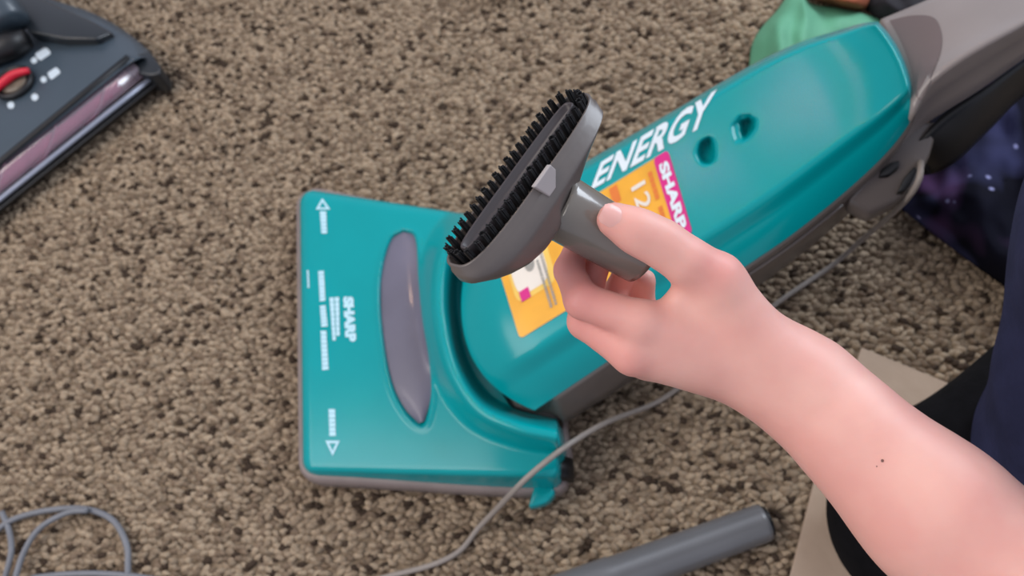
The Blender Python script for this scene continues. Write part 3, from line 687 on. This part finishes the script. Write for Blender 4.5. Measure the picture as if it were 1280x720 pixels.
for t, hl, hw, p in ((0.34, 0.0620, 0.0176, 3.0), (0.50, 0.0570, 0.0160, 2.8), (0.66, 0.0500, 0.0145, 2.6), (0.82, 0.0410, 0.0135, 2.5), (0.94, 0.0310, 0.0130, 2.4), (1.0, 0.0230, 0.0120, 2.2)):
    c = lerp(TO - tn * 0.004, bk, t); q = t * t; A = lerp(ta, A2, q); B = lerp(tw, B2, q); A /= np.linalg.norm(A); B /= np.linalg.norm(B)
    secs.append(sup(c, A, B, hl, hw, p))
tb = loft('nozzle_body', secs, TOOLM, tool); tb['label'] = 'fan shaped grey nozzle'
loft('tube', [ring(t0 + tx * s, tx, r, 36) for s, r in ((0.0, 0.0155), (-0.001, 0.0175), (0.003, 0.0184), (0.02, 0.0181), (0.058, 0.0172), (0.0615, 0.0170), (0.0615, 0.0148), (0.03, 0.0140))], TUBEM, tool)['label'] = 'glossy grey connecting tube'
loft('suction_bar', [sup(TO + tn * h, ta, tw, l, ww, 4, 40) for h, l, ww in ((-0.006, 0.053, 0.0058), (0.0030, 0.053, 0.0058), (0.0038, 0.0525, 0.0053), (0.0030, 0.0515, 0.0044), (0.0, 0.051, 0.004))], mat('dark_grey_bar', (66, 60, 62), 0.45, 0.05), tool)
# bristle tufts
def tuft():
    V = []; Fs = []
    for i in range(3):
        for j in range(3):
            x = (i - 1) * 0.00088; y = (j - 1) * 0.0010; k = len(V); dx = random.uniform(-.0003, .0003); dy = random.uniform(-.0003, .0003); hh = 0.0118 + random.uniform(-.001, .0008)
            for sx, sy in ((-1, -1), (1, -1), (1, 1), (-1, 1)): V.append((x + sx * .00046, y + sy * .00052, 0))
            for sx, sy in ((-1, -1), (1, -1), (1, 1), (-1, 1)): V.append((x * 1.15 + dx + sx * .00036, y * 1.15 + dy + sy * .0004, hh))
            Fs += [(k, k + 1, k + 5, k + 4), (k + 1, k + 2, k + 6, k + 5), (k + 2, k + 3, k + 7, k + 6), (k + 3, k, k + 4, k + 7), (k + 4, k + 5, k + 6, k + 7)]
    me = bpy.data.meshes.new('bristle_tuft'); me.from_pydata(V, [], Fs); me.materials.append(BRIS); return me
tm = [tuft() for _ in range(4)]; spots = []
for i in range(19):
    x = -0.0500 + 0.100 * i / 18; spots += [(x, -0.0106, 0), (x, 0.0106, 0)]
for sg in (-1, 1):
    for y, dx in ((-0.0078, .0045), (-0.0028, .0070), (0.0028, .0070), (0.0078, .0045)): spots.append((sg * (0.0500 + dx), y, sg))
for x, y, sg in spots:
    lean = (random.uniform(-.02, .02) + sg * 0.10); nn = tn + ta * lean + tw * (y / 0.0088) * 0.05; nn /= np.linalg.norm(nn)
    xa = ta - nn * np.dot(ta, nn); xa /= np.linalg.norm(xa); ya = np.cross(nn, xa); p = TO + ta * x + tw * y - tn * 0.0045
    o = bpy.data.objects.new('bristle_tuft', random.choice(tm)); C.objects.link(o); o.parent = tool; p = p - np.array(ORG[tool.name])
    o.matrix_basis = Matrix([[xa[r], ya[r], nn[r], p[r]] for r in range(3)] + [[0, 0, 0, 1]])
tp = [TO + ta * x + tw * 0.0186 + tn * h for x, h in ((-0.0085, 0.003), (0.0075, 0.003), (0.0085, -0.002), (0.002, -0.009), (-0.0045, -0.009))]
prism('lint_tab', tp, list(np.array(tp) - tw * 0.003), TABM, tool, 0.0008, False)['label'] = 'pale grey tab'

# ------------------------------------------------------------- person: arm, shirt, trousers
per = empty('person', P(1330, 620, 0), 'person in navy shirt and black trousers reaching in with a bare forearm, holding the brush', 'person')
def K(px, py, d): return np.array([(px - 640) / F * d, (360 - py) / F * d, -d])
def w2c(p): return R.T @ (np.array(p) - CAM)
mm = 0.001
CH = lambda X, pts, k: _chain(X, pts, k)
def _chain(X, pts, k):
    D = None
    for a, b in zip(pts[:-1], pts[1:]):
        e = rcone(X, K(*a[:3]), K(*b[:3]), a[3] * mm, b[3] * mm); D = e if D is None else smin(D, e, k)
    return D
IDX = [(800, 402, .463, 11.5), (728, 376, .468, 10.2), (711, 338, .486, 8.6), (722, 306, .4925, 7.2)]
MID = [(790, 441, .470, 12), (731, 402, .483, 10.0), (738, 352, .500, 8.5), (751, 323, .497, 7.4)]
RNG = [(806, 446, .484, 11.5), (764, 412, .500, 9.4), (772, 364, .512, 8.2), (782, 338, .502, 7.4)]
PNK = [(838, 454, .497, 10), (806, 420, .510, 8.4), (803, 378, .514, 7.4), (806, 350, .506, 6.8)]
THB = [(968, 448, .468, 15), (896, 349, .457, 13.2), (858, 326, .453, 11.6), (826, 304, .452, 11.4), (796, 289, .450, 10.6), (768, 275, .4495, 9.6)]
def hand_fn(X):
    palm = None
    for a, b in (((980, 458, .470, 17), (804, 404, .464, 12.0)), ((985, 472, .474, 17), (794, 440, .471, 12.4)), ((988, 484, .480, 16), (812, 446, .484, 11.8)), ((985, 488, .488, 15), (840, 454, .496, 10.5)),
                 ((960, 435, .470, 13), (850, 379, .467, 8.8)), ((935, 430, .468, 15), (905, 372, .462, 11))):
        e = rcone(X, K(*a[:3]), K(*b[:3]), a[3] * mm, b[3] * mm); palm = e if palm is None else smin(palm, e, 0.012)
    arm = None
    for a, b in zip([(985, 470, .474, 20), (1004, 483, .473, 22), (1034, 513, .468, 24), (1081, 560, .457, 26.8), (1139, 614, .446, 30.5), (1180, 652, .436, 34), (1290, 748, .418, 39)], [(1004, 483, .473, 22), (1034, 513, .468, 24), (1081, 560, .457, 26.8), (1139, 614, .446, 30.5), (1180, 652, .436, 34), (1290, 748, .418, 39), (1480, 890, .395, 42)]):
        e = rcone(X, K(*a[:3]), K(*b[:3]), a[3] * mm, b[3] * mm); arm = e if arm is None else smin(arm, e, 0.022)
    D = smin(palm, arm, 0.022)
    fing = None
    for ch in (IDX, MID, RNG, PNK):
        e = _chain(X, ch, 0.003); fing = e if fing is None else smin(fing, e, 0.0012)
    D = smin(D, fing, 0.006)
    D = smin(D, _chain(X, THB, 0.009), 0.013)
    return D
V1, F1 = surface_net(hand_fn, (K(690, 0, .445)[0] - .01, K(0, 760, .42)[1] - .10, -.535), (K(1330, 0, .43)[0] + .09, K(0, 240, .45)[1] + .01, -.345), 0.0019)
V1c = V1.copy(); V1 = CAM + V1 @ R.T
o = mesh('body', V1, F1, SKIN, per); fixn(o); o['label'] = 'bare left hand and forearm'
vx = 640 + F * V1c[:, 0] / -V1c[:, 2]; bl = 1 - sstep(700, 830, vx)                   # redder finger skin
kn = np.array([K(893, 330, .444), K(775, 455, .462), K(720, 385, .458)])
for q in kn: bl = np.maximum(bl, 0.55 * (1 - sstep(0.004, 0.022, np.linalg.norm(V1c - q, axis=1))))
at = o.data.attributes.new('blush', 'FLOAT', 'POINT'); at.data.foreach_set('value', bl.astype(np.float32))
nt = SKIN.node_tree; b_ = nt.nodes['Principled BSDF']; src = b_.inputs['Base Color'].links[0].from_socket
an = nt.nodes.new('ShaderNodeAttribute'); an.attribute_name = 'blush'; sc = nt.nodes.new('ShaderNodeMath'); sc.operation = 'MULTIPLY'; sc.inputs[1].default_value = 0.42
mx = nt.nodes.new('ShaderNodeMix'); mx.data_type = 'RGBA'; mx.inputs[7].default_value = (*lin((224, 122, 118)), 1)
nt.links.new(an.outputs['Fac'], sc.inputs[0]); nt.links.new(sc.outputs[0], mx.inputs[0]); nt.links.new(src, mx.inputs[6]); nt.links.new(mx.outputs[2], b_.inputs['Base Color'])
s = o.modifiers.new('smooth', 'SMOOTH'); s.factor = 0.5; s.iterations = 4
# thumbnail
ntip = K(764, 273, .4495); nd = K(796, 289, .450) - ntip; nd /= np.linalg.norm(nd)
nu = np.array([-0.25, 0.15, 1.0]); nu -= nd * np.dot(nu, nd); nu /= np.linalg.norm(nu); ns = np.cross(nd, nu)
def nail(name, tip, nd, nu, ns, L, W, r):
    V = []
    for i in range(9):
        for j in range(9):
            s = -0.35 + i / 8; t = (j / 8 - .5) * 2; wv = W * (1 - 0.9 * max(0, (abs(s - 0.15) - 0.25) / 0.25) ** 3 * .35)
            V.append(CAM + R @ (tip + nd * s * L + ns * math.sin(t * 0.75) * r * wv + nu * (math.cos(t * 0.75) * r + 0.0003)))
    return mesh(name, V, gridfaces(9, 9), NAIL, per)
nail('thumb_nail', ntip - nd * 0.002, nd, nu, ns, 0.0145, 0.85, 0.0100)
HBV = BVHTree.FromPolygons([Vector(v) for v in V1], [tuple(map(int, f)) for f in F1])
MOLE = mat('mole', (112, 74, 66), 0.6, 0.05)
for x, y, r_ in ((1103, 576, 2.0), (1096, 583, 0.9)):
    v = [(0.5, 0.5)] + [(0.5 + .5 * math.cos(t), .5 + .5 * math.sin(t)) for t in np.linspace(0, 2 * math.pi, 10, endpoint=False)]
    decal('mole', v, [(0, 1 + i, 1 + (i + 1) % 10) for i in range(10)], ((x - r_, y - r_), (x + r_, y - r_), (x + r_, y + r_), (x - r_, y + r_)), HBV, MOLE, per, 0.0004)
# shirt and trousers as smooth bodies
def blob(name, prims, k, step, m, wob=0.0, seedv=0):
    pts = [np.array(p[:3]) for q in prims for p in q]; rs = max(p[3] for q in prims for p in q)
    lo = np.min(pts, 0) - rs - .01; hi = np.max(pts, 0) + rs + .01
    def fn(X):
        D = None
        for a, b in prims:
            e = rcone(X, a[:3], b[:3], a[3], b[3]); D = e if D is None else smin(D, e, k)
        if wob: D = D + wob * (np.sin(X[..., 0] * 38 + 3 * np.sin(X[..., 2] * 21)) * np.sin(X[..., 1] * 31 + seedv) + 0.6 * np.sin(X[..., 2] * 60 + X[..., 0] * 40))
        return D
    V, Fq = surface_net(fn, lo, hi, step); o = fixn(mesh(name, V, Fq, m, per)); s = o.modifiers.new('smooth', 'SMOOTH'); s.factor = 0.5; s.iterations = 3
    return o
def pr(px, py, z, r): return (*P(px, py, z), r)
knee = pr(1160, 645, 0.100, 0.084); hip = pr(1400, 500, 0.125, 0.105); shin = pr(1330, 820, 0.065, 0.055)
blob('trousers', [(knee, hip), (knee, shin)], 0.03, 0.006, TROU, 0.0015)['label'] = 'black trouser leg with bent knee'
elb = (*(CAM + R @ K(1486, 892, .402)), 0.060); sho = pr(1620, 330, .52, 0.085)
blob('shirt', [(elb, sho), (pr(1590, 300, 0.42, 0.13), sho), (pr(1408, 565, 0.24, 0.108), pr(1590, 300, 0.42, 0.13))], 0.05, 0.008, NAVY, 0.003, 2)['label'] = 'navy shirt'
